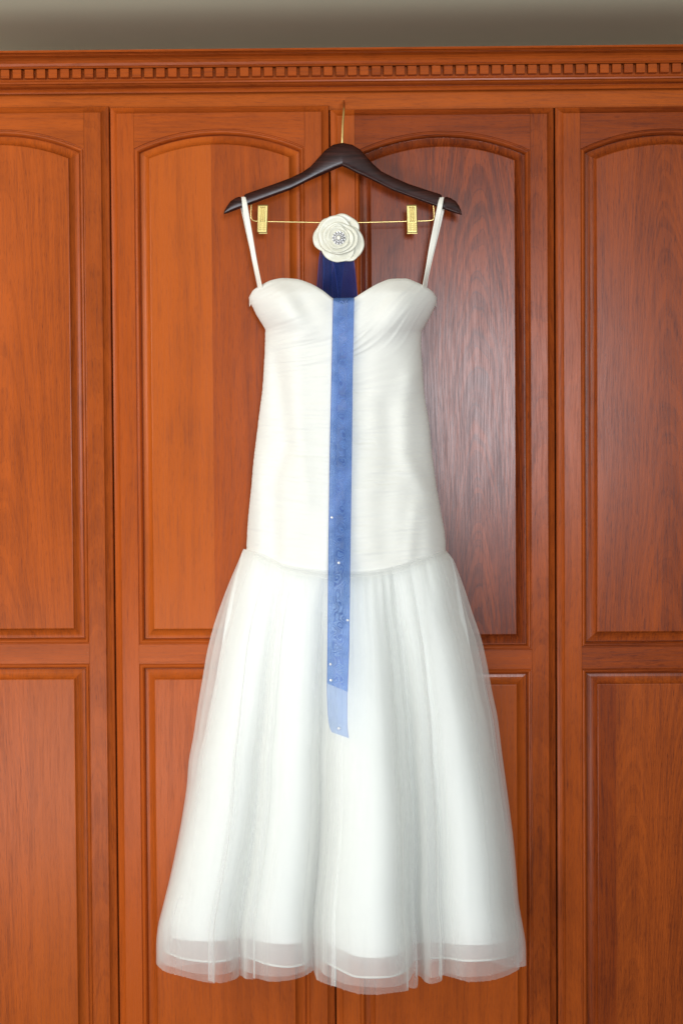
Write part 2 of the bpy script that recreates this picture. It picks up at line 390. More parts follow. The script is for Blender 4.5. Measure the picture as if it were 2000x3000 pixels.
def build_door(idx, x0, x1, ztop, zbot, tones):
    gapw = 0.0011
    x0 += gapw; x1 -= gapw
    B = {k: Bucket() for k in ('stile', 'stile2', 'top', 'mid', 'bot', 'pu', 'pl')}
    zr1 = tones['zm1']; zr0 = tones['zm0']      # middle rail edges (bead outer)
    zb_in = zbot + 0.075
    za = ztop - 70.0 * PXM * 0.985                # arch apex
    R0 = 0.372
    sx0, sx1 = x0 + STW, x1 - STW
    # outer edge section
    c = CH
    for i in range(len(c) - 1):
        (a, d), (a2, d2) = c[i], c[i + 1]
        B['stile'].quad((x0 + a, d, zbot + a), (x0 + a2, d2, zbot + a2), (x0 + a2, d2, ztop - a2), (x0 + a, d, ztop - a))
        B['stile2'].quad((x1 - a, d, zbot + a), (x1 - a, d, ztop - a), (x1 - a2, d2, ztop - a2), (x1 - a2, d2, zbot + a2))
        for zz, sgn, kk in ((ztop, -1, 'top'), (zbot, 1, 'bot')):
            B['stile'].quad((x0 + a, d, zz + sgn * a), (x0 + a2, d2, zz + sgn * a2), (sx0, d2, zz + sgn * a2), (sx0, d, zz + sgn * a))
            B['stile2'].quad((x1 - a, d, zz + sgn * a), (x1 - a2, d2, zz + sgn * a2), (sx1, d2, zz + sgn * a2), (sx1, d, zz + sgn * a))
            B[kk].quad((sx0, d, zz + sgn * a), (sx0, d2, zz + sgn * a2), (sx1, d2, zz + sgn * a2), (sx1, d, zz + sgn * a))
    ci = CH[-1][0]
    B['stile'].quad((x0 + ci, 0, zbot + ci), (sx0, 0, zbot + ci), (sx0, 0, ztop - ci), (x0 + ci, 0, ztop - ci))
    B['stile2'].quad((sx1, 0, zbot + ci), (x1 - ci, 0, zbot + ci), (x1 - ci, 0, ztop - ci), (sx1, 0, ztop - ci))
    L0 = arch_loop(sx0, sx1, zr1, za, R0, 0, True)
    top = L0[1:-1]
    for i in range(len(top) - 1):
        a, b = top[i], top[i + 1]
        B['top'].quad((a[0], 0, a[1]), (b[0], 0, b[1]), (b[0], 0, ztop - ci), (a[0], 0, ztop - ci))
    B['mid'].quad((sx0, 0, zr0), (sx1, 0, zr0), (sx1, 0, zr1), (sx0, 0, zr1))
    B['bot'].quad((sx0, 0, zbot + ci), (sx1, 0, zbot + ci), (sx1, 0, zb_in), (sx0, 0, zb_in))
    for (lo, hi, arch, kt, kb, kp) in ((zr1, za, True, 'top', 'mid', 'pu'), (zb_in, zr0, False, 'mid', 'bot', 'pl')):
        S = BEAD + COVE
        loops = [(arch_loop(sx0, sx1, lo, hi, R0, t, arch), d) for t, d in S]
        for j in range(len(S) - 1):
            (A, da), (C, dc) = loops[j], loops[j + 1]
            n = len(A)
            for i in range(n):
                p, q = A[i], A[(i + 1) % n]; p2, q2 = C[i], C[(i + 1) % n]
                if j == len(BEAD) - 1: key = kp
                elif j >= len(BEAD): key = kp
                else: key = 'stile' if i == 0 else kb if i == n - 1 else 'stile2' if i == n - 2 else kt
                B[key].quad((p[0], da, p[1]), (q[0], da, q[1]), (q2[0], dc, q2[1]), (p2[0], dc, p2[1]))
        Lf, df = loops[-1]
        B[kp].quad(*[(p[0], df, p[1]) for p in Lf])
    cv, cf = boxgeo(x0 + 0.001, x1 - 0.001, 0.0132, 0.0203, zbot + 0.001, ztop - 0.001)
    door = mesh_obj('door', cv, cf, WOOD, wardrobe, label=tones['label']); wood_props(door, 0.4, 0, 0)
    def emit(name, b, **wp):
        # weld + consistent normals
        bm = bmesh.new(); vs = [bm.verts.new(p) for p in b.v]
        for q in b.f: bm.faces.new([vs[i] for i in q])
        bmesh.ops.remove_doubles(bm, verts=bm.verts, dist=1e-5)
        if name == 'rail':
            for xcut, outer in ((sx0 + 0.0004, True), (sx1 - 0.0004, False)):
                bmesh.ops.bisect_plane(bm, geom=list(bm.verts) + list(bm.edges) + list(bm.faces), plane_co=(xcut, 0, 0), plane_no=(1, 0, 0), clear_inner=outer, clear_outer=not outer)
        bmesh.ops.recalc_face_normals(bm, faces=bm.faces)
        if sum(fc.normal.y * fc.calc_area() for fc in bm.faces) > 0: bmesh.ops.reverse_faces(bm, faces=bm.faces)
        if len(bm.verts) == 0: bm.free(); return
        vv = [v.co.copy() for v in bm.verts]; bm.verts.index_update()
        ff = [tuple(v.index for v in q.verts) for q in bm.faces]; bm.free()
        o = mesh_obj(name, vv, ff, WOOD, door); wood_props(o, **wp)
        return o
    T = tones
    emit('stile', B['stile'], tone=T['sl'][0], figure=T['sl'][1], warm=T['sl'][2])
    emit('stile', B['stile2'], tone=T['sr'][0], figure=T['sr'][1], warm=T['sr'][2])
    emit('rail', B['top'], tone=T['rt'][0], figure=T['rt'][1], warm=T['rt'][2], across=1)
    emit('rail', B['mid'], tone=T['rm'][0], figure=T['rm'][1], warm=T['rm'][2], across=1)
    emit('rail', B['bot'], tone=0.1, figure=0, warm=.5, across=1)
    for kp, cuts in (('pu', T['pu']), ('pl', T['pl'])):
        edges = [-9] + [c[0] for c in cuts[1:]] + [9]
        for i, c in enumerate(cuts):
            b = B[kp]; bm = bmesh.new(); vs = [bm.verts.new(p) for p in b.v]
            for q in b.f: bm.faces.new([vs[j] for j in q])
            bmesh.ops.remove_doubles(bm, verts=bm.verts, dist=1e-5)
            for xcut, outer in ((edges[i], True), (edges[i + 1], False)):
                if abs(xcut) < 8:
                    bmesh.ops.bisect_plane(bm, geom=list(bm.verts) + list(bm.edges) + list(bm.faces), plane_co=(xcut, 0, 0), plane_no=(1, 0, 0), clear_inner=outer, clear_outer=not outer)
            bmesh.ops.recalc_face_normals(bm, faces=bm.faces)
            if sum(fc.normal.y * fc.calc_area() for fc in bm.faces) > 0: bmesh.ops.reverse_faces(bm, faces=bm.faces)
            bm.verts.index_update()
            vv = [v.co.copy() for v in bm.verts]; ff = [tuple(v.index for v in q.verts) for q in bm.faces]; bm.free()
            o = mesh_obj('panel_board', vv, ff, WOOD, door)
            wood_props(o, tone=c[1], figure=c[2], warm=c[3], seed=c[4] if len(c) > 4 else None, gloss=(0, 0.02, 0.12, 0.06)[idx] if kp == 'pu' else 0.03)
    return door
ZD = [WZ(309, 100, 0), WZ(307.5, 640, 0), WZ(313.5, 1300, 0), WZ(308, 1800, 0)]
zz = [(1887, 1944.5, 100), (1888, 1944.5, 500), (1904, 1960, 1500), (1896, 1958, 1800)]
def ps(px, py=1400): return WX(px, py)
TN = [
 dict(label='leftmost door, cut off by the edge of the picture', sl=(0, 0, .5), sr=(.16, .25, .6), rt=(.02, .1, .6), rm=(.08, .1, .5),
      pu=[(0, .02, .30, .55, 5.2)], pl=[(0, -.02, .25, .6), (ps(88, 2300), .06, .08, .75)]),
 dict(label='door left of the centre gap with a pale orange upper panel', sl=(-.12, 0, .35), sr=(.08, .05, .5), rt=(.08, .1, .4), rm=(-.04, 0, .5),
      pu=[(0, -.12, .0, .85), (ps(627), .06, .12, .35), (ps(834, 700), -.08, 0, .8)], pl=[(0, -.10, .1, .5), (ps(640), 0.05, .1, .5)]),
 dict(label='door right of the centre gap with a dark, strongly figured upper panel', sl=(-.04, 0, .6), sr=(.28, .3, .4), rt=(.40, .1, .2), rm=(.14, 0, .2),
      pu=[(0, .50, .18, .1), (ps(1253, 600), .34, .62, .1, 8.1)], pl=[(0, .08, .1, .5)]),
 dict(label='rightmost door, cut off by the edge of the picture', sl=(.18, .15, .45), sr=(0.1, 0, .5), rt=(.46, .12, .2), rm=(.42, .1, .3),
      pu=[(0, .30, .28, .35, 14.0)], pl=[(0, .46, 0, .2), (ps(1803, 2300), .26, .28, .65), (ps(1895, 2300), .32, .35, .6)]),
]
for i in range(4):
    TN[i]['zm1'] = WZ(zz[i][0], zz[i][2]); TN[i]['zm0'] = WZ(zz[i][1], zz[i][2])
    build_door(i, DX[i][0], DX[i][1], ZD[i], ZB, TN[i])

# ------------------------------------------------------------------ interpolation helpers
def interp(x, pts): return float(np.interp(x, [p[0] for p in pts], [p[1] for p in pts]))
def smooth_interp(pts):
    """monotone cubic through points"""
    xs = np.array([p[0] for p in pts], float); ys = np.array([p[1] for p in pts], float)
    h = np.diff(xs); d = np.diff(ys) / h; mm = np.zeros(len(xs)); mm[0] = d[0]; mm[-1] = d[-1]
    for i in range(1, len(xs) - 1):
        mm[i] = 0 if d[i - 1] * d[i] <= 0 else 2 / (1 / d[i - 1] + 1 / d[i])
    def f(x):
        x = min(max(x, xs[0]), xs[-1]); i = min(int(np.searchsorted(xs, x, 'right')) - 1, len(xs) - 2)
        t = (x - xs[i]) / h[i]
        return float(ys[i] * (2 * t ** 3 - 3 * t * t + 1) + h[i] * mm[i] * (t ** 3 - 2 * t * t + t) + ys[i + 1] * (-2 * t ** 3 + 3 * t * t) + h[i] * mm[i + 1] * (t ** 3 - t * t))
    return f
def grid_faces(nu, nv):
    return [(j * nu + i, j * nu + i + 1, (j + 1) * nu + i + 1, (j + 1) * nu + i) for j in range(nv - 1) for i in range(nu - 1)]
def sm(x): x = min(1, max(0, x)); return x * x * (3 - 2 * x)

# ------------------------------------------------------------------ hanger
HY = -0.048
hanger = empty('clothes_hanger', W(1003, 418, HY), 'dark wooden clothes hanger with brass hook, bar and two clips on the wardrobe door', 'hanger')
def hp(u, v): return (640 + u / 2.119, 280 + v / 2.119)
topp = [hp(*p) for p in [(33, 735), (38, 712), (50, 690), (75, 655), (105, 635), (128, 627), (141, 630), (149, 652), (157, 652), (161, 616), (172, 609), (240, 585), (340, 550), (440, 513), (520, 475), (570, 440), (620, 385), (660, 340), (710, 305), (768, 292),
   (830, 305), (880, 335), (920, 380), (960, 425), (1010, 470), (1080, 505), (1180, 548), (1290, 585), (1370, 610), (1382, 617), (1387, 652), (1394, 652), (1402, 632), (1412, 627), (1440, 636), (1470, 655), (1492, 685), (1503, 710), (1509, 736)]]
botp = [hp(*p) for p in [(33, 737), (60, 730), (150, 695), (240, 662), (340, 625), (450, 585), (560, 530), (650, 490), (730, 455), (768, 440), (800, 453), (860, 485), (900, 502), (960, 530), (1080, 590), (1200, 635), (1300, 672), (1380, 700), (1460, 730), (1509, 742)]]
cols = sorted(set([p[0] for p in topp] + list(np.linspace(topp[0][0], topp[-1][0], 150))))
NS = 20; vs = []
for x in cols:
    t, b = interp(x, topp), interp(x, botp); b = max(b, t + 0.6)
    yy = HY - 0.010 * ((x - 1003) / 350.0) ** 2
    tw = 0.0068
    for k in range(NS):
        th = 2 * math.pi * k / NS
        cx = math.copysign(abs(math.cos(th)) ** 0.55, math.cos(th)); cz = math.copysign(abs(math.sin(th)) ** 0.55, math.sin(th))
        pyv = (t + b) / 2 - cz * (b - t) / 2
        vs.append(W(x, pyv, yy + cx * tw))
fs = [(i * NS + k, i * NS + (k + 1) % NS, (i + 1) * NS + (k + 1) % NS, (i + 1) * NS + k) for i in range(len(cols) - 1) for k in range(NS)]
fs += [tuple(range(NS)), tuple(range(len(vs) - 1, len(vs) - NS - 1, -1))]
hb = mesh_obj('body', vs, fs, HANGERM, hanger, True); fix_normals(hb)
hook = catmull([W(1002, 425, HY), W(1002.5, 400, HY), W(1004, 360, HY + .002), W(1006.5, 325, HY + .008), W(1007.5, 308, HY + .018), W(1007, 299, HY + .032), W(1006.5, 297, -0.002), W(1006, 299, 0.012), W(1005.5, 306, 0.0195)], 8)
tube('hook', hook, 0.0021, GOLD, hanger, 12)
BY = HY - 0.002
bar = catmull([W(728, 600, BY), W(733, 598.5, BY), W(736, 602, BY), W(735.5, 620, BY), W(735.5, 634, BY), W(738, 643, BY), W(746, 647.3, BY), W(760, 648.5, BY), W(860, 650.5, BY), W(940, 652.2, BY), W(1000, 653, BY), W(1060, 652, BY), W(1190, 648.7, BY), W(1240, 647.3, BY), W(1262, 646, BY), W(1269, 642, BY), W(1271, 632, BY), W(1270, 612, BY), W(1269, 601, BY), W(1275, 600, BY)], 6)
tube('clip_bar', bar, 0.0013, GOLD, hanger, 8)
def clip(px, slant):
    w = 0.0170; h = 0.0480
    zt = W(px, 603, BY).z
    def P(u, v, y):  # u -1..1, v 0..1 down
        return Vector((W(px, 640, BY).x + u * w / 2 + slant * v * 0.0022, y, zt - v * h))
    NU, NV = 41, 81; vs = []
    for j in range(NV):
        v_ = j / (NV - 1)
        for i in range(NU):
            u = -1 + 2 * i / (NU - 1); d = 0.0
            if v_ < 0.62 and v_ > 0.07:
                e = min(1, (v_ - 0.07) / 0.04, (0.62 - v_) / 0.03)
                for c in (-.42, 0.0, .42): d += 0.0011 * e * math.exp(-((u - c) / 0.11) ** 2)
            elif v_ >= 0.64:
                for q in range(4):
                    d += 0.0005 * math.exp(-((v_ - (0.685 + q * 0.078)) / 0.018) ** 2) * (1 if 0.1 < abs(u) < .74 else 0.0)
            rim = 0.0009 * max(0, (abs(u) - .88) / .12)
            y = -0.0085 + 0.004 * v_ - d + rim + (0.002 * max(0, (0.04 - v_) / 0.04))
            vs.append(P(u, v_, BY + y))
    fsx = grid_faces(NU, NV)
    c = mesh_obj('clip', vs, fsx, GOLDB, hanger, True)
    m_ = c.modifiers.new('thickness', 'SOLIDIFY'); m_.thickness = 0.0009
    a = P(-1, .06, 0); b = P(1, 1.04, 0)
    v2, f2 = boxgeo(a.x + .0004, b.x, BY + 0.0012, BY + 0.0026, b.z, a.z)
    mesh_obj('jaw', v2, f2, GOLDB, c)
    tube('spring', [Vector((a.x + .001, BY - 0.0012, W(px, 650, BY).z)), Vector((b.x - .001, BY - 0.0012, W(px, 650, BY).z))], 0.0026, GOLD, c, 10)
clip(771.5, -1.0); clip(1205.0, 0.6)

# ------------------------------------------------------------------ dress
dress = empty('wedding_dress', W(1005, 2840, -0.09), 'white wedding dress with ruched bodice and full tulle skirt hanging from the dark hanger', 'dress')
BACKY = -0.040
topedge = smooth_interp([(729, 872), (741, 851), (765, 835), (797, 820), (829, 814.5), (867, 817), (906, 829), (944, 850), (975, 874), (1004, 890), (1036, 873), (1071, 851), (1110, 829), (1148, 816.5), (1186, 815.5), (1218, 826), (1250, 842), (1267, 855), (1279, 872)])
xl_b = smooth_interp([(800, 729), (871, 729), (885, 733), (899, 740), (918, 749), (937, 760), (956, 772), (968, 777), (1059, 774), (1148, 768), (1200, 761), (1250, 755), (1339, 744), (1429, 736), (1518, 727), (1582, 723), (1640, 721)])
xr_b = smooth_interp([(800, 1279), (871, 1279), (885, 1277), (905, 1270), (930, 1258), (955, 1244), (976, 1234), (1010, 1233), (1059, 1236), (1148, 1242), (1237, 1256), (1327, 1265), (1417, 1277), (1505, 1292), (1569, 1303), (1600, 1305), (1640, 1305)])
seam = smooth_interp([(712, 1612), (760, 1622), (790, 1633), (835, 1655), (900, 1668), (962, 1674), (1040, 1676), (1105, 1670), (1160, 1658), (1191, 1648), (1250, 1630), (1306, 1616)])
FD = smooth_interp([(800, .040), (860, .066), (930, .075), (1010, .067), (1100, .063), (1250, .064), (1450, .080), (1600, .090), (1700, .095)])  # front depth
def gauss(x, s): return math.exp(-(x / s) ** 2)
def ridge(px, py, pts, s, amp):
    if py < pts[0][1] - 60 or py > pts[-1][1] + 60: return 0
    xc = float(np.interp(py, [p[1] for p in pts], [p[0] for p in pts]))
    e = sm((py - pts[0][1] + 60) / 90) * sm((pts[-1][1] + 60 - py) / 90)
    return amp * e * gauss(px - xc, s)
def bodice_depth(px, py):
    xl, xr = xl_b(py), xr_b(py); s = (2 * (px - xl) / (xr - xl) - 1); s = max(-1, min(1, s))
    d = BACKY - 0.004 - FD(py) * (1 - abs(s) ** 2.6) ** 0.62
    # bust cups
    lift = sm((py - 800) / 60)
    cupL = gauss((px - 838) - (py - 880) * 0.25, 62) * gauss(py - 895, 90)
    cupR = gauss((px - 1172) + (py - 880) * 0.18, 66) * gauss(py - 895, 92)
    d -= (0.017 * cupL + 0.014 * cupR) * lift
    d += (0.006 * gauss((px - 880) - (py - 880) * 0.55, 34) * gauss(py - 890, 70) + 0.004 * gauss((px - 1110) + (py - 880) * 0.3, 30) * gauss(py - 900, 70)) * lift
    # hollow between and under the cups
    d += 0.010 * gauss(px - 1005, 60) * gauss(py - 900, 70)
    d += 0.003 * gauss(py - 1040 + abs(px - 1005) * 0.28, 40)
    # long soft folds
    d += ridge(px, py, [(806, 1040), (822, 1200), (832, 1300), (800, 1420), (800, 1640)], 26, 0.0085)
    d -= ridge(px, py, [(870, 1020), (872, 1200), (880, 1330), (900, 1500)], 30, 0.0050)
    d -= ridge(px, py, [(752, 1330), (760, 1640)], 26, 0.004)
    d += ridge(px, py, [(905, 1480), (905, 1640)], 40, 0.0040)
    d -= ridge(px, py, [(1205, 1080), (1185, 1220), (1185, 1330), (1245, 1450), (1262, 1640)], 32, 0.0050)
    d += ridge(px, py, [(1135, 1180), (1150, 1330), (1125, 1450), (1130, 1620)], 34, 0.0038)
    d += ridge(px, py, [(1060, 1060), (1062, 1300)], 30, 0.003)
    d -= ridge(px, py, [(1215, 1480), (1200, 1640)], 20, 0.003)
    return d
def ruche(px, py):
    a = (0.85 if px > 1005 else 0.5) * (1 - sm((py - 860) / 330))
    lo = sm((py - 1150) / 250) * (-0.10 if px < 1005 else 0.06)
    q = py + (a + lo) * (px - 1005)
    k = 0.75 + 0.25 * sm((py - 930) / 120)
    n1 = mnoise.noise(Vector((q / 15.0, px / 150.0, 3.1)))
    n2 = mnoise.noise(Vector((q / 7.0, px / 100.0, 9.7)))
    n3 = mnoise.noise(Vector((q / 38.0, px / 190.0, 19.7)))
    wh = 0.6 + 0.6 * mnoise.noise(Vector((px / 90, py / 110, 4)))
    r1 = (1 - abs(n1) * 2.2)
    return -k * wh * (0.0015 * r1 + 0.0008 * n2 + 0.0036 * n3)
NU, NV = 190, 400
vs = []
for j in range(NV):
    v_ = j / (NV - 1)
    for i in range(NU):
        u = i / (NU - 1)
        u = 0.5 - 0.5 * math.cos(math.pi * (0.06 + 0.88 * u)) ; u = (u - 0.00886) / (1 - 2 * 0.00886); u = min(1, max(0, u))
        yt = topedge(729 + 550 * u); ys_ = seam(721 + 584 * u); yb = ys_ + 22
        py = yt + (yb - yt) * v_
        px = xl_b(py) + (xr_b(py) - xl_b(py)) * u
        d = bodice_depth(px, py) + ruche(px, py) + 0.016 * sm((py - ys_ + 3) / 25)
        if v_ < 0.012: d += 0.0035 * (1 - v_ / 0.012) ** 2
        edge = min(u, 1 - u)
        if edge < 0.02: px += (0.8 * mnoise.noise(Vector((py / 6.0, 0.3 + (u > .5), 0)))) * (1 - edge / 0.02)
        vs.append(W(px, py, d))
fs = grid_faces(NU, NV)
# fold-over at the neckline, going down inside the cups
n0 = len(vs)
for dj, (dd, dp) in enumerate(((0.004, 0.5), (0.0075, 5), (0.010, 26))):
    for i in range(NU):
        p = vs[i]; q = Vector(p); q.y += dd; q.z -= dp * PXM; vs.append(q)
fs += [(i + 1, i, n0 + i, n0 + i + 1) for i in range(NU - 1)]
fs += [(n0 + j * NU + i + 1, n0 + j * NU + i, n0 + (j + 1) * NU + i, n0 + (j + 1) * NU + i + 1) for j in range(2) for i in range(NU - 1)]
bod = mesh_obj('bodice', vs, fs, BODICEM, dress, True)
# back of the bodice: lower than the neckline
vs = []; NUb, NVb = 40, 60
for j in range(NVb):
    v_ = j / (NVb - 1)
    for i in range(NUb):
        u = i / (NUb - 1); yt = 905 + 55 * math.sin(math.pi * u); yb = seam(721 + 584 * u) - 5
        py = yt + (yb - yt) * v_; px = xl_b(py) + (xr_b(py) - xl_b(py)) * (0.01 + 0.98 * u)
        vs.append(W(px, py, BACKY + 0.014 * math.sin(math.pi * u) + 0.001 * mnoise.noise(Vector((py / 12, px / 90, 1)))))
mesh_obj('bodice_back', vs, grid_faces(NUb, NVb), LININGM, dress, True)

# straps: a front and a back length looped over each notch
def ribbon_strip(name, cl, mat, parent, thick=0.0006):
    """cl: list of (left px, left py, right px, right py, depth left, depth right)"""
    A = catmull([W(c[0], c[1], c[4]) for c in cl], 8); Bp = catmull([W(c[2], c[3], c[5]) for c in cl], 8)
    vs = []; nu = 6
    for a, b in zip(A, Bp):
        for i in range(nu): vs.append(a.lerp(b, i / (nu - 1)))
    o = mesh_obj(name, vs, grid_faces(nu, len(A)), mat, parent, True)
    md = o.modifiers.new('thickness', 'SOLIDIFY'); md.thickness = thick
    return o
HL = HY - 0.010 * (290 / 350.0) ** 2
ribbon_strip('strap', [(709, 583, 718, 582, HL + .004, HL + .004), (707.5, 578, 719, 577, HL - .004, HL - .005), (709, 592, 723, 590, HL - .0105, HL - .0108), (711, 612, 727, 611, HL - .0112, HL - .0115),
    (720, 665, 736, 664, HL - .010, HL - .013), (727, 700, 742, 699, HL - .010, HL - .013), (738, 760, 752, 758, BACKY - .02, BACKY - .024), (753, 832, 766, 829, BACKY - .028, BACKY - .040), (757, 852, 770, 849, BACKY - .026, BACKY - .034)], STRAPM, dress)
ribbon_strip('strap', [(706, 590, 712, 590, HL + .010, HL + .012), (705.5, 610, 714, 610, HL + .010, HL + .010), (712, 640, 722, 640, -.045, -.045), (725, 700, 735, 700, -.042, -.042), (746, 790, 756, 790, -.040, -.040), (757, 850, 766, 850, -.040, -.040), (765, 900, 775, 900, -.040, -.040)], STRAPM, dress)
ribbon_strip('strap', [(1290, 583, 1299, 583, HL + .004, HL + .004), (1288.5, 578, 1299.5, 578.5, HL - .005, HL - .004), (1283, 592, 1297, 594, HL - .0105, HL - .0105), (1279, 611, 1294, 613, HL - .0112, HL - .0112),
    (1269, 660, 1286, 662, HL - .013, HL - .010), (1257, 720, 1274, 722, HL - .013, HL - .011), (1247, 780, 1259, 781, BACKY - .024, BACKY - .02), (1237, 835, 1247, 838, BACKY - .04, BACKY - .028), (1233, 852, 1243, 856, BACKY - .036, BACKY - .026)], STRAPM, dress)
ribbon_strip('strap', [(1295, 590, 1301, 590, HL + .012, HL + .010), (1294, 611, 1301, 611, HL + .010, HL + .010), (1285, 650, 1293, 650, -.045, -.045), (1270, 720, 1276, 720, -.042, -.042), (1250, 800, 1257, 800, -.040, -.040), (1236, 860, 1246, 860, -.040, -.040), (1225, 905, 1235, 905, -.040, -.040)], STRAPM, dress)

# ---- skirt
XL = smooth_interp([(1600, 719), (1611, 712), (1645, 698), (1696, 676), (1760, 651), (1837, 625), (1913, 606), (1990, 593), (2066, 580), (2155, 567), (2232, 553), (2296, 548), (2398, 533), (2487, 516), (2576, 497), (2653, 478), (2717, 463), (2781, 458), (2822, 459), (2920, 470)])
XR = smooth_interp([(1600, 1303), (1614, 1306), (1633, 1324), (1671, 1340), (1722, 1359), (1798, 1384), (1875, 1410), (1951, 1427), (2028, 1441), (2105, 1457), (2194, 1468), (2283, 1480), (2372, 1492), (2462, 1503), (2551, 1511), (2640, 1518), (2717, 1531), (2774, 1538), (2830, 1540), (2920, 1545)])
XC0 = 1003
def skirt_sheet(name, path, mat, parent, inset, topdepth, nper=9, nv=90, wig=1.0, hemjag=0.0, yoff=0.0, topoff=0.0, ease=0.85, top_in=0.0):
    """path: hem control points (px, py, depth). Cloth spans seam to hem; folds grow towards the hem"""
    P = catmull([Vector((p[0], p[1], p[2] * 1000)) for p in path], nper)
    n = len(P)
    # arc position along the hem gives the position along the gathered seam
    L = [0.0]
    for i in range(1, n): L.append(L[-1] + math.hypot(P[i].x - P[i - 1].x, (P[i].z - P[i - 1].z) * 0.9))
    T = [l / L[-1] for l in L]
    vs = []
    xh0, xh1 = path[0][0], path[-1][0]
    for j in range(nv):
        v = j / (nv - 1)
        for i in range(n):
            uh = (P[i].x - xh0) / (xh1 - xh0)
            ut = T[i] * 0.7 + uh * 0.3
            e = v ** ease
            u = ut + (uh - ut) * e
            us = min(1, max(0, ut))
            y0 = seam(713 + 592 * us) - 4
            py = y0 + (P[i].y - y0) * v
            ins = (inset + top_in * (1 - sm((v - 0.25) / 0.55))) * min(1, v * 6)
            if callable(ins): pass
            xl, xr = XL(py) + ins, XR(py) - ins
            if v > 0.9:                            # settle exactly on the hem path
                w = sm((v - 0.9) / 0.1); xl = xl + (xh0 - xl) * w; xr = xr + (xh1 - xr) * w
            px = xl + (xr - xl) * u
            s = 2 * us - 1
            sx_ = 721 + 584 * us; dt = bodice_depth(xl_b(seam(sx_)) + (xr_b(seam(sx_)) - xl_b(seam(sx_))) * us, seam(sx_)) + (0.100 - topdepth) * 0.35 - 0.005 * sm(v / 0.06) - 0.0015
            dt -= 0.0034 * wig * (1 - 2.2 * abs(mnoise.noise(Vector((us * 26, 2 + v * .8, wig))))) * min(1, v * 25) * (1 - v) ** 1.8
            dh = P[i].z / 1000
            d = dt + (dh - dt) * (v ** 0.75) + 0.0030 * (wig - 0.3) * mnoise.noise(Vector((us * 14.0, v * 1.6, 7 * wig))) * min(1, v * 8)
            jag = hemjag * mnoise.noise(Vector((i * 0.9, 3, 1))) if j == nv - 1 else 0
            vs.append(W(px, py + jag, d + yoff))
    o = mesh_obj(name, vs, grid_faces(n, nv), mat, parent, True)
    return o, vs, n
# outer tulle hem, left to right, with fold-backs
OUT = [(458, 2822, -.050), (463, 2830, -.085), (483, 2846, -.120), (515, 2856, -.145), (547, 2864, -.165), (585, 2874, -.180), (612, 2879, -.190), (628, 2881, -.186), (626, 2878, -.172), (610, 2872, -.160), (618, 2875, -.150),
       (647, 2880, -.165), (680, 2872, -.150), (694, 2866, -.130), (702, 2858, -.112), (712, 2862, -.130), (716, 2866, -.165), (728, 2869, -.180), (747, 2868, -.175), (742, 2864, -.160), (765, 2870, -.170), (797, 2876, -.190), (847, 2872, -.195), (885, 2862, -.180), (908, 2850, -.150), (921, 2838, -.115), (912, 2832, -.095),
       (918, 2842, -.120), (926, 2866, -.170), (930, 2872, -.200), (954, 2882, -.220), (997, 2896, -.235), (1047, 2911, -.250), (1104, 2914, -.255), (1154, 2908, -.245), (1186, 2904, -.225), (1196, 2900, -.195), (1190, 2890, -.170), (1208, 2896, -.180), (1221, 2892, -.185), (1223, 2872, -.150), (1216, 2856, -.115),
       (1232, 2862, -.130), (1243, 2875, -.175), (1255, 2881, -.200), (1268, 2882, -.205), (1288, 2876, -.200), (1294, 2868, -.180), (1284, 2858, -.150), (1300, 2858, -.150), (1325, 2864, -.180), (1368, 2876, -.210), (1400, 2876, -.210), (1440, 2872, -.195), (1480, 2860, -.160), (1505, 2848, -.120), (1520, 2838, -.095), (1512, 2834, -.080), (1532, 2832, -.070), (1540, 2829, -.050)]
def micro(path, marks):
    """small knife pleats: at each mark the cloth doubles back by w pixels"""
    out = []
    for k in range(len(path) - 1):
        p, q = path[k], path[k + 1]; out.append(p)
        for mx_, w in marks:
            if p[0] < q[0] and p[0] + 2 < mx_ < q[0] - 2:
                f = (mx_ - p[0]) / (q[0] - p[0]); y = p[1] + (q[1] - p[1]) * f; d = p[2] + (q[2] - p[2]) * f
                out += [(mx_, y, d - .003), (mx_ + w * .6, y + 1, d - .007), (mx_ - w * .4, y - 1, d + .002), (mx_ + w * .2, y, d + .004)]
    out.append(path[-1]); return out
OUT = micro(OUT, [(975, 14)])
OUT2 = None
outer, outv, outn = skirt_sheet('tulle_skirt', OUT, TULLEM, dress, 0, .100, hemjag=3.0)
# a second, slightly shorter tulle layer with its own folds
OUT2 = [(466, 2806, -.050), (480, 2822, -.100), (520, 2838, -.132), (575, 2852, -.160), (640, 2856, -.160), (672, 2850, -.140), (690, 2842, -.110), (706, 2840, -.105), (730, 2850, -.150), (780, 2860, -.178), (840, 2860, -.182), (890, 2846, -.160), (912, 2828, -.100), (932, 2836, -.120), (950, 2856, -.190),
        (980, 2870, -.215), (1020, 2885, -.232), (1100, 2893, -.242), (1160, 2890, -.228), (1196, 2874, -.180), (1212, 2850, -.115), (1240, 2852, -.130), (1262, 2864, -.175), (1290, 2860, -.170), (1310, 2852, -.150), (1360, 2862, -.190), (1430, 2858, -.185), (1485, 2842, -.145), (1515, 2826, -.090), (1530, 2814, -.050)]
tul2, _, _ = skirt_sheet('tulle_underskirt', OUT2, TULLEM, dress, 6, .094, wig=1.4, hemjag=1.5, top_in=10, yoff=.006)
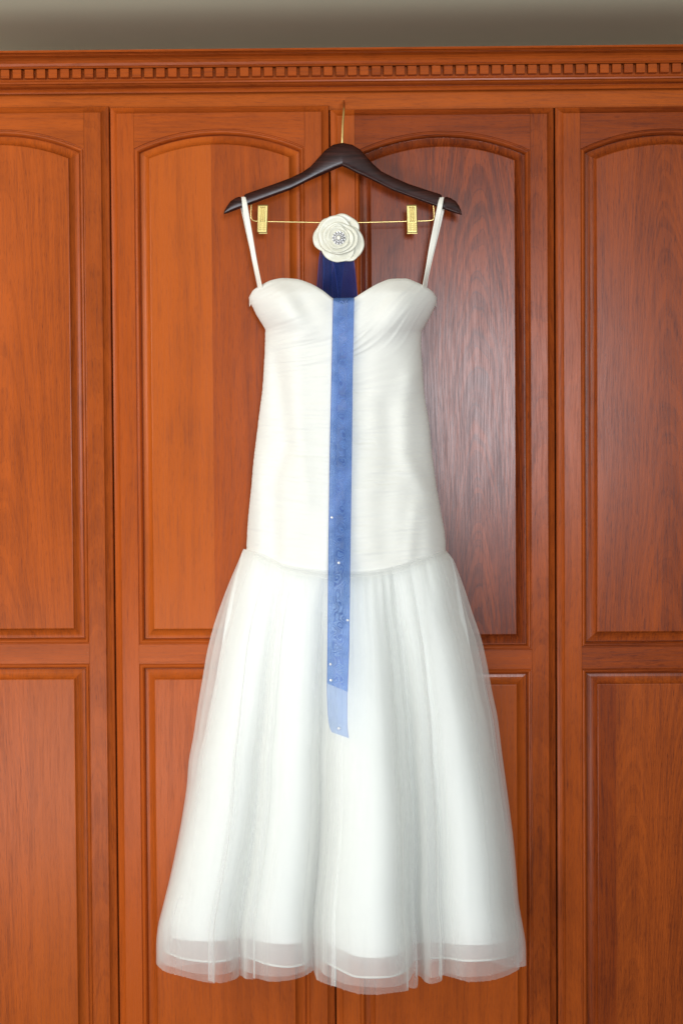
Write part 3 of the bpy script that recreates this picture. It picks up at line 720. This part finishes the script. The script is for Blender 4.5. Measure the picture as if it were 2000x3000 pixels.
# stiff net with edging
NETP = [(478, 2782, -.050), (492, 2790, -.095), (530, 2806, -.125), (575, 2814, -.145), (625, 2817, -.148), (668, 2812, -.130), (692, 2802, -.100), (712, 2800, -.098), (748, 2812, -.135), (790, 2826, -.165), (845, 2832, -.172), (888, 2824, -.150), (908, 2806, -.095), (935, 2806, -.100), (965, 2824, -.160),
        (1010, 2848, -.205), (1045, 2861, -.222), (1105, 2863, -.232), (1155, 2858, -.215), (1190, 2840, -.165), (1212, 2812, -.100), (1245, 2808, -.105), (1275, 2806, -.140), (1310, 2806, -.165), (1360, 2814, -.182), (1430, 2812, -.178), (1480, 2803, -.140), (1506, 2794, -.095), (1518, 2784, -.050)]
net, netv, netn = skirt_sheet('net_layer', NETP, NETM, dress, 14, .086, wig=0.8, top_in=26, yoff=.013)
LINP = [(500, 2738, -.050), (507, 2748, -.090), (530, 2753, -.118), (575, 2757, -.138), (625, 2758, -.140), (668, 2754, -.120), (694, 2748, -.090), (714, 2747, -.088), (750, 2756, -.125), (792, 2763, -.155), (845, 2766, -.162), (885, 2760, -.140), (908, 2750, -.085), (938, 2754, -.090), (970, 2768, -.150),
        (1015, 2790, -.195), (1050, 2803, -.212), (1105, 2806, -.222), (1155, 2800, -.205), (1188, 2784, -.150), (1212, 2764, -.090), (1248, 2762, -.095), (1280, 2762, -.130), (1310, 2764, -.155), (1360, 2768, -.172), (1425, 2768, -.168), (1470, 2762, -.130), (1490, 2756, -.090), (1498, 2748, -.050)]
def lining_sheet():
    return skirt_sheet('satin_lining', LINP, LININGM, dress, 22, .080, wig=0.3, top_in=34, yoff=.021)
lin, _, _ = lining_sheet()
# edging tape along the net hem
last = netv[-netn:]
tube('hem_edging', [Vector((p.x, p.y - 0.0010, p.z)) for p in last], 0.0018, EDGEM, dress, 6)
# back of the skirt (lining + tulle), close to the doors
def back_sheet(name, hem, inset, depth, mat):
    NUb, NVb = 120, 60; vs = []
    for j in range(NVb):
        v = j / (NVb - 1)
        for i in range(NUb):
            u = i / (NUb - 1); y0 = seam(713 + 592 * u) + 2
            hy = hem + 8 * math.sin(u * 21) + 5 * math.sin(u * 47)
            py = y0 + (hy - y0) * v; ins = inset * min(1, v * 4)
            px = XL(py) + ins + (XR(py) - XL(py) - 2 * ins) * u
            d = BACKY + depth * math.sin(math.pi * u) ** 0.5 + 0.006 * v * math.sin(u * 60 + 2 * math.sin(u * 9)) * math.sin(math.pi * u)
            vs.append(W(px, py, min(d, -0.012)))
    return mesh_obj(name, vs, grid_faces(NUb, NVb), mat, dress, True)
back_sheet('satin_lining_back', 2715, 40, 0.008, LININGM)
back_sheet('tulle_skirt_back', 2822, 3, 0.022, TULLEM)
# glitter dots scattered on the tulle
vs = []; fs = []
rg = random.Random(3)
for _ in range(420):
    i = rg.randrange(outn); j = int(90 * rg.random() ** 0.8)
    if rg.random() < 0.35: i = rg.choice([70, 150, 215, 300, 402, 560, 640, 705]) % outn
    p = outv[min(j, 89) * outn + i] + Vector((0, -0.0015, 0)); r = rg.uniform(.0004, .0009)
    b = len(vs)
    for dx, dy, dz in ((1, 0, 0), (-1, 0, 0), (0, 1, 0), (0, -1, 0), (0, 0, 1), (0, 0, -1)): vs.append(p + Vector((dx, dy, dz)) * r)
    fs += [(b + q[0], b + q[1], b + q[2]) for q in ((0, 2, 4), (2, 1, 4), (1, 3, 4), (3, 0, 4), (2, 0, 5), (1, 2, 5), (3, 1, 5), (0, 3, 5))]
CRYS = simple("crystal_glitter", (0.95, 0.95, 0.95), 0.12, 0.6, var=0.02)
gl = mesh_obj('glitter', vs, fs, CRYS, dress, kind='stuff')

# ------------------------------------------------------------------ blue organza sash with fabric rose
def ribbon_mat(name, cover, moire=0.0, base=(0.03, 0.10, 0.60), lite=(0.18, 0.34, 0.60), thru=(0.72, 0.82, 1.0, 1)):
    mt, nt, out = new_mat(name); g = NT(nt)
    uv = g.n('ShaderNodeUVMap'); sep = g.n('ShaderNodeSeparateXYZ'); g.link(uv.outputs[0], sep.inputs[0])
    U, V, _z = sep.outputs       # U across in mm, V along in mm
    cen = g.math('ABSOLUTE', g.math('SUBTRACT', U, 20.0))
    if moire:
        warp = g.noise(g.comb(g.math('MULTIPLY', U, 0.05), g.math('MULTIPLY', V, 0.05), 0.0), 1.0, 1.0, 0.4)
        fld = g.math('ADD', g.math('MULTIPLY', warp, 8.0), g.math('MULTIPLY', g.math('POWER', g.math('DIVIDE', cen, 9.0), 2.0), 1.4))
        rings = g.math('SINE', g.math('MULTIPLY', fld, 6.283))
        mask = g.ramp(cen, 7.0, 13.0, 1.0, 0.35)
        mo = g.math('MULTIPLY', g.math('MULTIPLY_ADD', rings, 0.5, 0.5), mask)
        lines = g.math('MULTIPLY', g.math('MULTIPLY_ADD', g.math('SINE', g.math('MULTIPLY', g.math('ADD', U, g.math('MULTIPLY', warp, 6.0)), 1.5)), 0.5, 0.5), g.ramp(cen, 8.0, 12.0, 0.0, 0.5))
        blot = g.ramp(g.noise(g.comb(g.math('MULTIPLY', U, 0.06), g.math('MULTIPLY', V, 0.06), 5.0), 1.0, 2.0, 0.6), 0.4, 0.65)
        f1 = g.math('ADD', g.math('MULTIPLY', mo, 0.75), g.math('MULTIPLY', lines, 0.4))
        f1 = g.math('ADD', f1, g.math('MULTIPLY', blot, 0.25), clamp=True)
        col = g.mix(f1, lite, (0.025, 0.065, 0.26))
        grey = g.math('MULTIPLY', g.math('MULTIPLY', g.ramp(cen, 6.0, 9.0, 1.0, 0.0), g.ramp(warp, 0.42, 0.6)), 0.5)
        col = g.mix(grey, col, (0.20, 0.27, 0.42))
    else:
        nz = g.noise(g.comb(g.math('MULTIPLY', U, 0.35), g.math('MULTIPLY', V, 0.03), 1.0), 1.0, 2.0)
        col = g.mix(nz, base, lite)
        f1 = 0.5
    half = 19.9
    edge = g.ramp(g.math('ABSOLUTE', g.math('SUBTRACT', cen, half - 0.3)), 0.0, 0.7, 1.0, 0.0)
    col = g.mix(edge, col, (0.02, 0.03, 0.26))
    df = g.n('ShaderNodeBsdfDiffuse'); tr = g.n('ShaderNodeBsdfTranslucent'); gl_ = g.n('ShaderNodeBsdfGlossy'); tp = g.n('ShaderNodeBsdfTransparent')
    gl_.inputs['Roughness'].default_value = 0.35; gl_.inputs['Color'].default_value = (0.5, 0.6, 1, 1)
    g.link(col, df.inputs[0]); g.link(col, tr.inputs[0])
    m1 = g.n('ShaderNodeMixShader'); m1.inputs[0].default_value = 0.4; g.link(df.outputs[0], m1.inputs[1]); g.link(tr.outputs[0], m1.inputs[2])
    m2 = g.n('ShaderNodeMixShader'); m2.inputs[0].default_value = 0.05; g.link(m1.outputs[0], m2.inputs[1]); g.link(gl_.outputs[0], m2.inputs[2])
    m3 = g.n('ShaderNodeMixShader')
    cv = g.math('MAXIMUM', (g.math('MULTIPLY_ADD', f1, 0.70, cover - 0.08) if moire else cover), g.math('MULTIPLY', edge, 0.85))
    g.link(cv, m3.inputs[0]); tp.inputs[0].default_value = thru
    g.link(tp.outputs[0], m3.inputs[1]); g.link(m2.outputs[0], m3.inputs[2]); g.link(m3.outputs[0], out.inputs[0])
    return mt
RIB1 = ribbon_mat("blue_organza_single", 0.20)
RIB2 = ribbon_mat("blue_organza_doubled", 0.34, 1.0)
RIBF = ribbon_mat("blue_organza_gathered", 0.21, 0, (0.006, 0.02, 0.18), (0.03, 0.13, 0.62), (0.36, 0.38, 0.62, 1))
FLY = HY - 0.016
sash = empty('ribbon_sash', W(992, 700, FLY), 'long blue organza ribbon with an ivory fabric rose, hanging down the dress front', 'sash')
def ribbon_sheet(name, rows, mat, parent, nu=15, wav=0.0006, seed=0.0, label=None):
    """rows: (left px, right px, py left, py right, depth)"""
    vs = []; uv = []
    rows2 = catmull([Vector((r[0], r[1], r[2])) for r in rows], 6); rows3 = catmull([Vector((r[3], r[4] * 1000, 0)) for r in rows], 6)
    acc = 0.0; prev = None
    for a, b in zip(rows2, rows3):
        c = W((a.x + a.y) / 2, (a.z + b.x) / 2, b.y / 1000)
        if prev is not None: acc += (c - prev).length * 1000
        prev = c
        for i in range(nu):
            u = i / (nu - 1)
            px = a.x + (a.y - a.x) * u; py = a.z + (b.x - a.z) * u
            d = b.y / 1000 + wav * math.sin(acc / 23.0 + seed) * math.cos(u * 3) + wav * 2 * mnoise.noise(Vector((u * 1.5, acc / 30.0, seed)))
            vs.append(W(px, py, d)); uv.append((u * 40.0, acc))
    o = mesh_obj(name, vs, grid_faces(nu, len(rows2)), mat, parent, True, label=label)
    ul = o.data.uv_layers.new(name='UVMap')
    for lp in o.data.loops: ul.data[lp.index].uv = uv[lp.vertex_index]
    return o
def front_at(py, w=34, x=None):
    x = x if x is not None else 1004 - (py - 880) * 0.0145
    if py < 1660: return min(bodice_depth(x + q, py) for q in (-30, -15, 0, 15, 30)) - 0.0035
    v = (py - 1665) / 1225.0
    return (-0.140) + (-0.245 + 0.140) * v ** 0.75 - 0.004
seamd = front_at(1655)
def ribd(py):
    base = front_at(py)
    return base
RX = lambda py: (float(np.interp(py, [873, 1300, 1650, 2000, 2100], [975.5, 966, 961, 957.5, 957])), float(np.interp(py, [873, 1100, 1300, 1650, 1900, 2030, 2110], [1037.5, 1033, 1031, 1026, 1023, 1018, 1017])))
def dep(py):
    # smooth fall in front of bodice and skirt
    return float(np.interp(py, DP[0], DP[1]))
ys = list(range(873, 2200, 30)); raw = [ribd(y) for y in ys]
# hang as a taut cloth: lower envelope, then smoothed
env = raw[:]
for k_ in range(1, len(env)):
    pass
mn_ = [min(raw[max(0, i - 2):i + 3]) for i in range(len(raw))]
DP = (ys, [sum(mn_[max(0, i - 2):i + 3]) / len(mn_[max(0, i - 2):i + 3]) - 0.004 for i in range(len(raw))])
rows = [(977, 1036, 905, 905, BACKY - 0.045), (976, 1037, 884, 884, dep(873) + 0.016), (975.5, 1037.5, 874, 873, dep(873) + 0.006), (975.5, 1037.5, 877, 876, dep(880) - 0.001)]
for y in range(905, 2000, 45): rows.append((*RX(y), y, y, dep(y) - 0.001))
rows.append((957.6, 1018.5, 2002, 2027, dep(2010) - 0.001))
ribbon_sheet('ribbon', rows, RIB2, sash, seed=1.0, label='darker front length of the blue ribbon, doubled')
rows = [(976, 1037, 890, 890, dep(890) + 0.002)]
for y in range(930, 2080, 50): rows.append((RX(y)[0], RX(y)[1] - 0.5, y, y, dep(y) + 0.0034))
rows += [(960, 1017, 2092, 2110, dep(2080)), (964, 1019, 2125, 2145, dep(2100)), (972, 1022, 2145, 2163, dep(2110))]
rows[0] = (976, 1037, 880, 880, dep(880) + 0.003)
ribbon_sheet('ribbon', rows, RIB1, sash, seed=5.0, label='paler ribbon end showing below the doubled front length')
# fan between the rose and the neckline, two lengths crossing, going down inside the dress
fanrows = lambda a: [(x0_, x1_, y_, y_, d_) for x0_, x1_, y_, d_ in a]
ribbon_sheet('ribbon', fanrows([(950, 1000, 690, FLY + .006), (936, 995, 745, FLY + .006), (931, 990, 800, FLY + .006), (926, 991, 870, FLY + .002), (925, 993, 905, FLY + .001), (940, 1000, 960, -0.058)]), RIBF, sash, seed=2.0)
ribbon_sheet('ribbon', fanrows([(960, 1010, 690, FLY + .003), (947, 1010, 745, FLY + .003), (947, 1004, 800, FLY + .002), (944, 998, 870, FLY - .001), (943, 998, 905, FLY - .003), (960, 1000, 960, -0.060)]), RIBF, sash, seed=3.0)
ribbon_sheet('ribbon', fanrows([(980, 1028, 690, FLY + .004), (972, 1036, 755, FLY + .001), (982, 1041, 800, FLY + .0), (990, 1047, 870, FLY - .004), (993, 1050, 905, FLY - .006), (990, 1040, 960, -0.062)]), RIBF, sash, seed=4.0)
ribbon_sheet('ribbon', fanrows([(975, 1030, 690, FLY + .008), (990, 1033, 755, FLY + .007), (972, 1039, 800, FLY + .006), (975, 1046, 870, FLY + .004), (975, 1048, 905, FLY + .002), (985, 1040, 960, -0.056)]), RIBF, sash, seed=6.0)

# rose
def fp(u, v): return (880 + u / 6.533, 600 + v / 6.533)
FZ = FLY
FC = W(*fp(735, 650), FZ)
def petal(parent, cx, cz, r, y0, cup, seed, squash=1.0, curl=0.25, hole=0.0):
    """a cupped round of satin with a rolled, uneven rim; cx, cz, r in millimetres from the rose centre"""
    vs = []; NA, NR = 72, 16
    for j in range(NR + 1):
        t = j / NR
        for i in range(NA):
            a = 2 * math.pi * i / NA
            n = mnoise.noise(Vector((math.cos(a) * 1.1, math.sin(a) * 1.1, seed))); n2 = mnoise.noise(Vector((math.cos(a) * 2.4, math.sin(a) * 2.4, seed + 5)))
            R = r * (1 + 0.13 * n + 0.05 * n2)
            rr = R * (t if t < 0.93 else 0.93 + 0.07 * math.sin((t - .93) / .07 * 1.57))
            x = cx + rr * math.cos(a); z = cz + rr * math.sin(a) * squash
            y = y0 - cup * (t ** 2.2) * (1 + 0.9 * n) + 1.0 * n2 * t * t
            if t > 0.9: y += curl * 10 * ((t - 0.9) / 0.1) ** 2 * (0.6 + 0.5 * n2)
            y += 0.35 * math.sin(a * 5 + seed * 3 + t * 4) * t * (1 - t) * 2
            vs.append(FC + Vector((x, y, z)) * 0.001)
    fs = []
    for j in range(NR):
        for i in range(NA):
            fs.append((j * NA + i, (j + 1) * NA + i, (j + 1) * NA + (i + 1) % NA, j * NA + (i + 1) % NA))
    o = mesh_obj('petal', vs, fs, PETALM, parent, True)
    md = o.modifiers.new('thickness', 'SOLIDIFY'); md.thickness = 0.0005
    return o
vs = []; 
rosebase = tube('rose', [FC + Vector((0, 0.006, 0)), FC + Vector((0, 0.003, 0))], 0.016, PETALM, sash, 24)
rosebase['label'] = 'ivory satin rose with a rhinestone centre'
for (cx, cz, r, y0, cup, sd, sq) in [(-11, 5, 35, 2.0, 2.5, 1.0, .95), (7, 14, 30, 1.2, 2.5, 2.2, 1.0), (14, -8, 32, .8, 3, 3.1, 1.0), (-3, -15, 30, .4, 3, 4.7, .95),
                              (-3, 6, 33, -1.6, 4, 5.5, 1.0), (3, 0, 31, -3.0, 5.0, 7.1, .95), (1, -1, 25, -4.0, 5.5, 8.8, 1.0), (-1, 1, 20, -5.0, 4.5, 9.9, 1.0), (0, 0, 14, -6.3, 3.0, 10.6, 1.0)]:
    petal(rosebase, cx, cz, r, y0, cup, sd, sq)
# rhinestones and pearl
bm = bmesh.new(); bmesh.ops.create_icosphere(bm, subdivisions=1, radius=1.0); gem = bpy.data.meshes.new('rhinestone'); bm.to_mesh(gem); bm.free()
def crystal_mat():
    mt, nt, out = new_mat("rhinestone"); g = NT(nt); bs = g.n('ShaderNodeBsdfPrincipled')
    tc = g.n('ShaderNodeTexCoord'); g.link(g.mix(g.noise(tc.outputs['Object'], 1.3, 1.0), (0.95, 0.90, 0.92), (0.92, 0.95, 0.97)), bs.inputs['Base Color'])
    bs.inputs['Metallic'].default_value = 0.1; bs.inputs['Roughness'].default_value = 0.12
    g.link(bs.outputs[0], out.inputs[0]); return mt
GEM = crystal_mat(); gem.materials.append(GEM)
def add_gem(loc, r, parent):
    o = bpy.data.objects.new('rhinestone', gem); COL.objects.link(o)
    o.location = loc; o.scale = (r, r * 0.8, r); o.rotation_euler = (random.uniform(0, 3), random.uniform(0, 3), random.uniform(0, 3))
    o.parent = parent; o.matrix_parent_inverse = Matrix.Translation(world_loc(parent)).inverted()
CY = -0.0098
SILV = simple('silver_setting', (0.34, 0.33, 0.33), 0.4, 0.2)
tube('setting', [FC + Vector((0, CY + 0.0022, 0)), FC + Vector((0, CY + 0.0010, 0))], 0.0118, SILV, rosebase, 28)
for k in range(12):
    a = 2 * math.pi * (k + .5) / 12; add_gem(FC + Vector((math.cos(a) * .0102, CY + .0005, math.sin(a) * .0104)), .00215, rosebase)
for k in range(11):
    a = 2 * math.pi * k / 11; add_gem(FC + Vector((math.cos(a) * .0064, CY - .0010, math.sin(a) * .0066)), .0015, rosebase)
bm = bmesh.new(); bmesh.ops.create_uvsphere(bm, u_segments=20, v_segments=12, radius=.0042)
bmesh.ops.translate(bm, verts=bm.verts, vec=FC + Vector((0, CY - .0005, 0)))
pv = [v.co.copy() for v in bm.verts]; bm.verts.index_update(); pf = [tuple(v.index for v in q.verts) for q in bm.faces]; bm.free()
mesh_obj('pearl', pv, pf, PEARL, rosebase, True)
ribs = [o for o in bpy.data.objects if o.name.startswith('ribbon') and o.type == 'MESH']
for px, py in ((972, 1516), (992, 1649), (1018, 1817), (968, 1946), (969, 1993), (992, 2134)):
    add_gem(W(px, py, dep(min(py, 2100)) - 0.006), .0027, ribs[0])
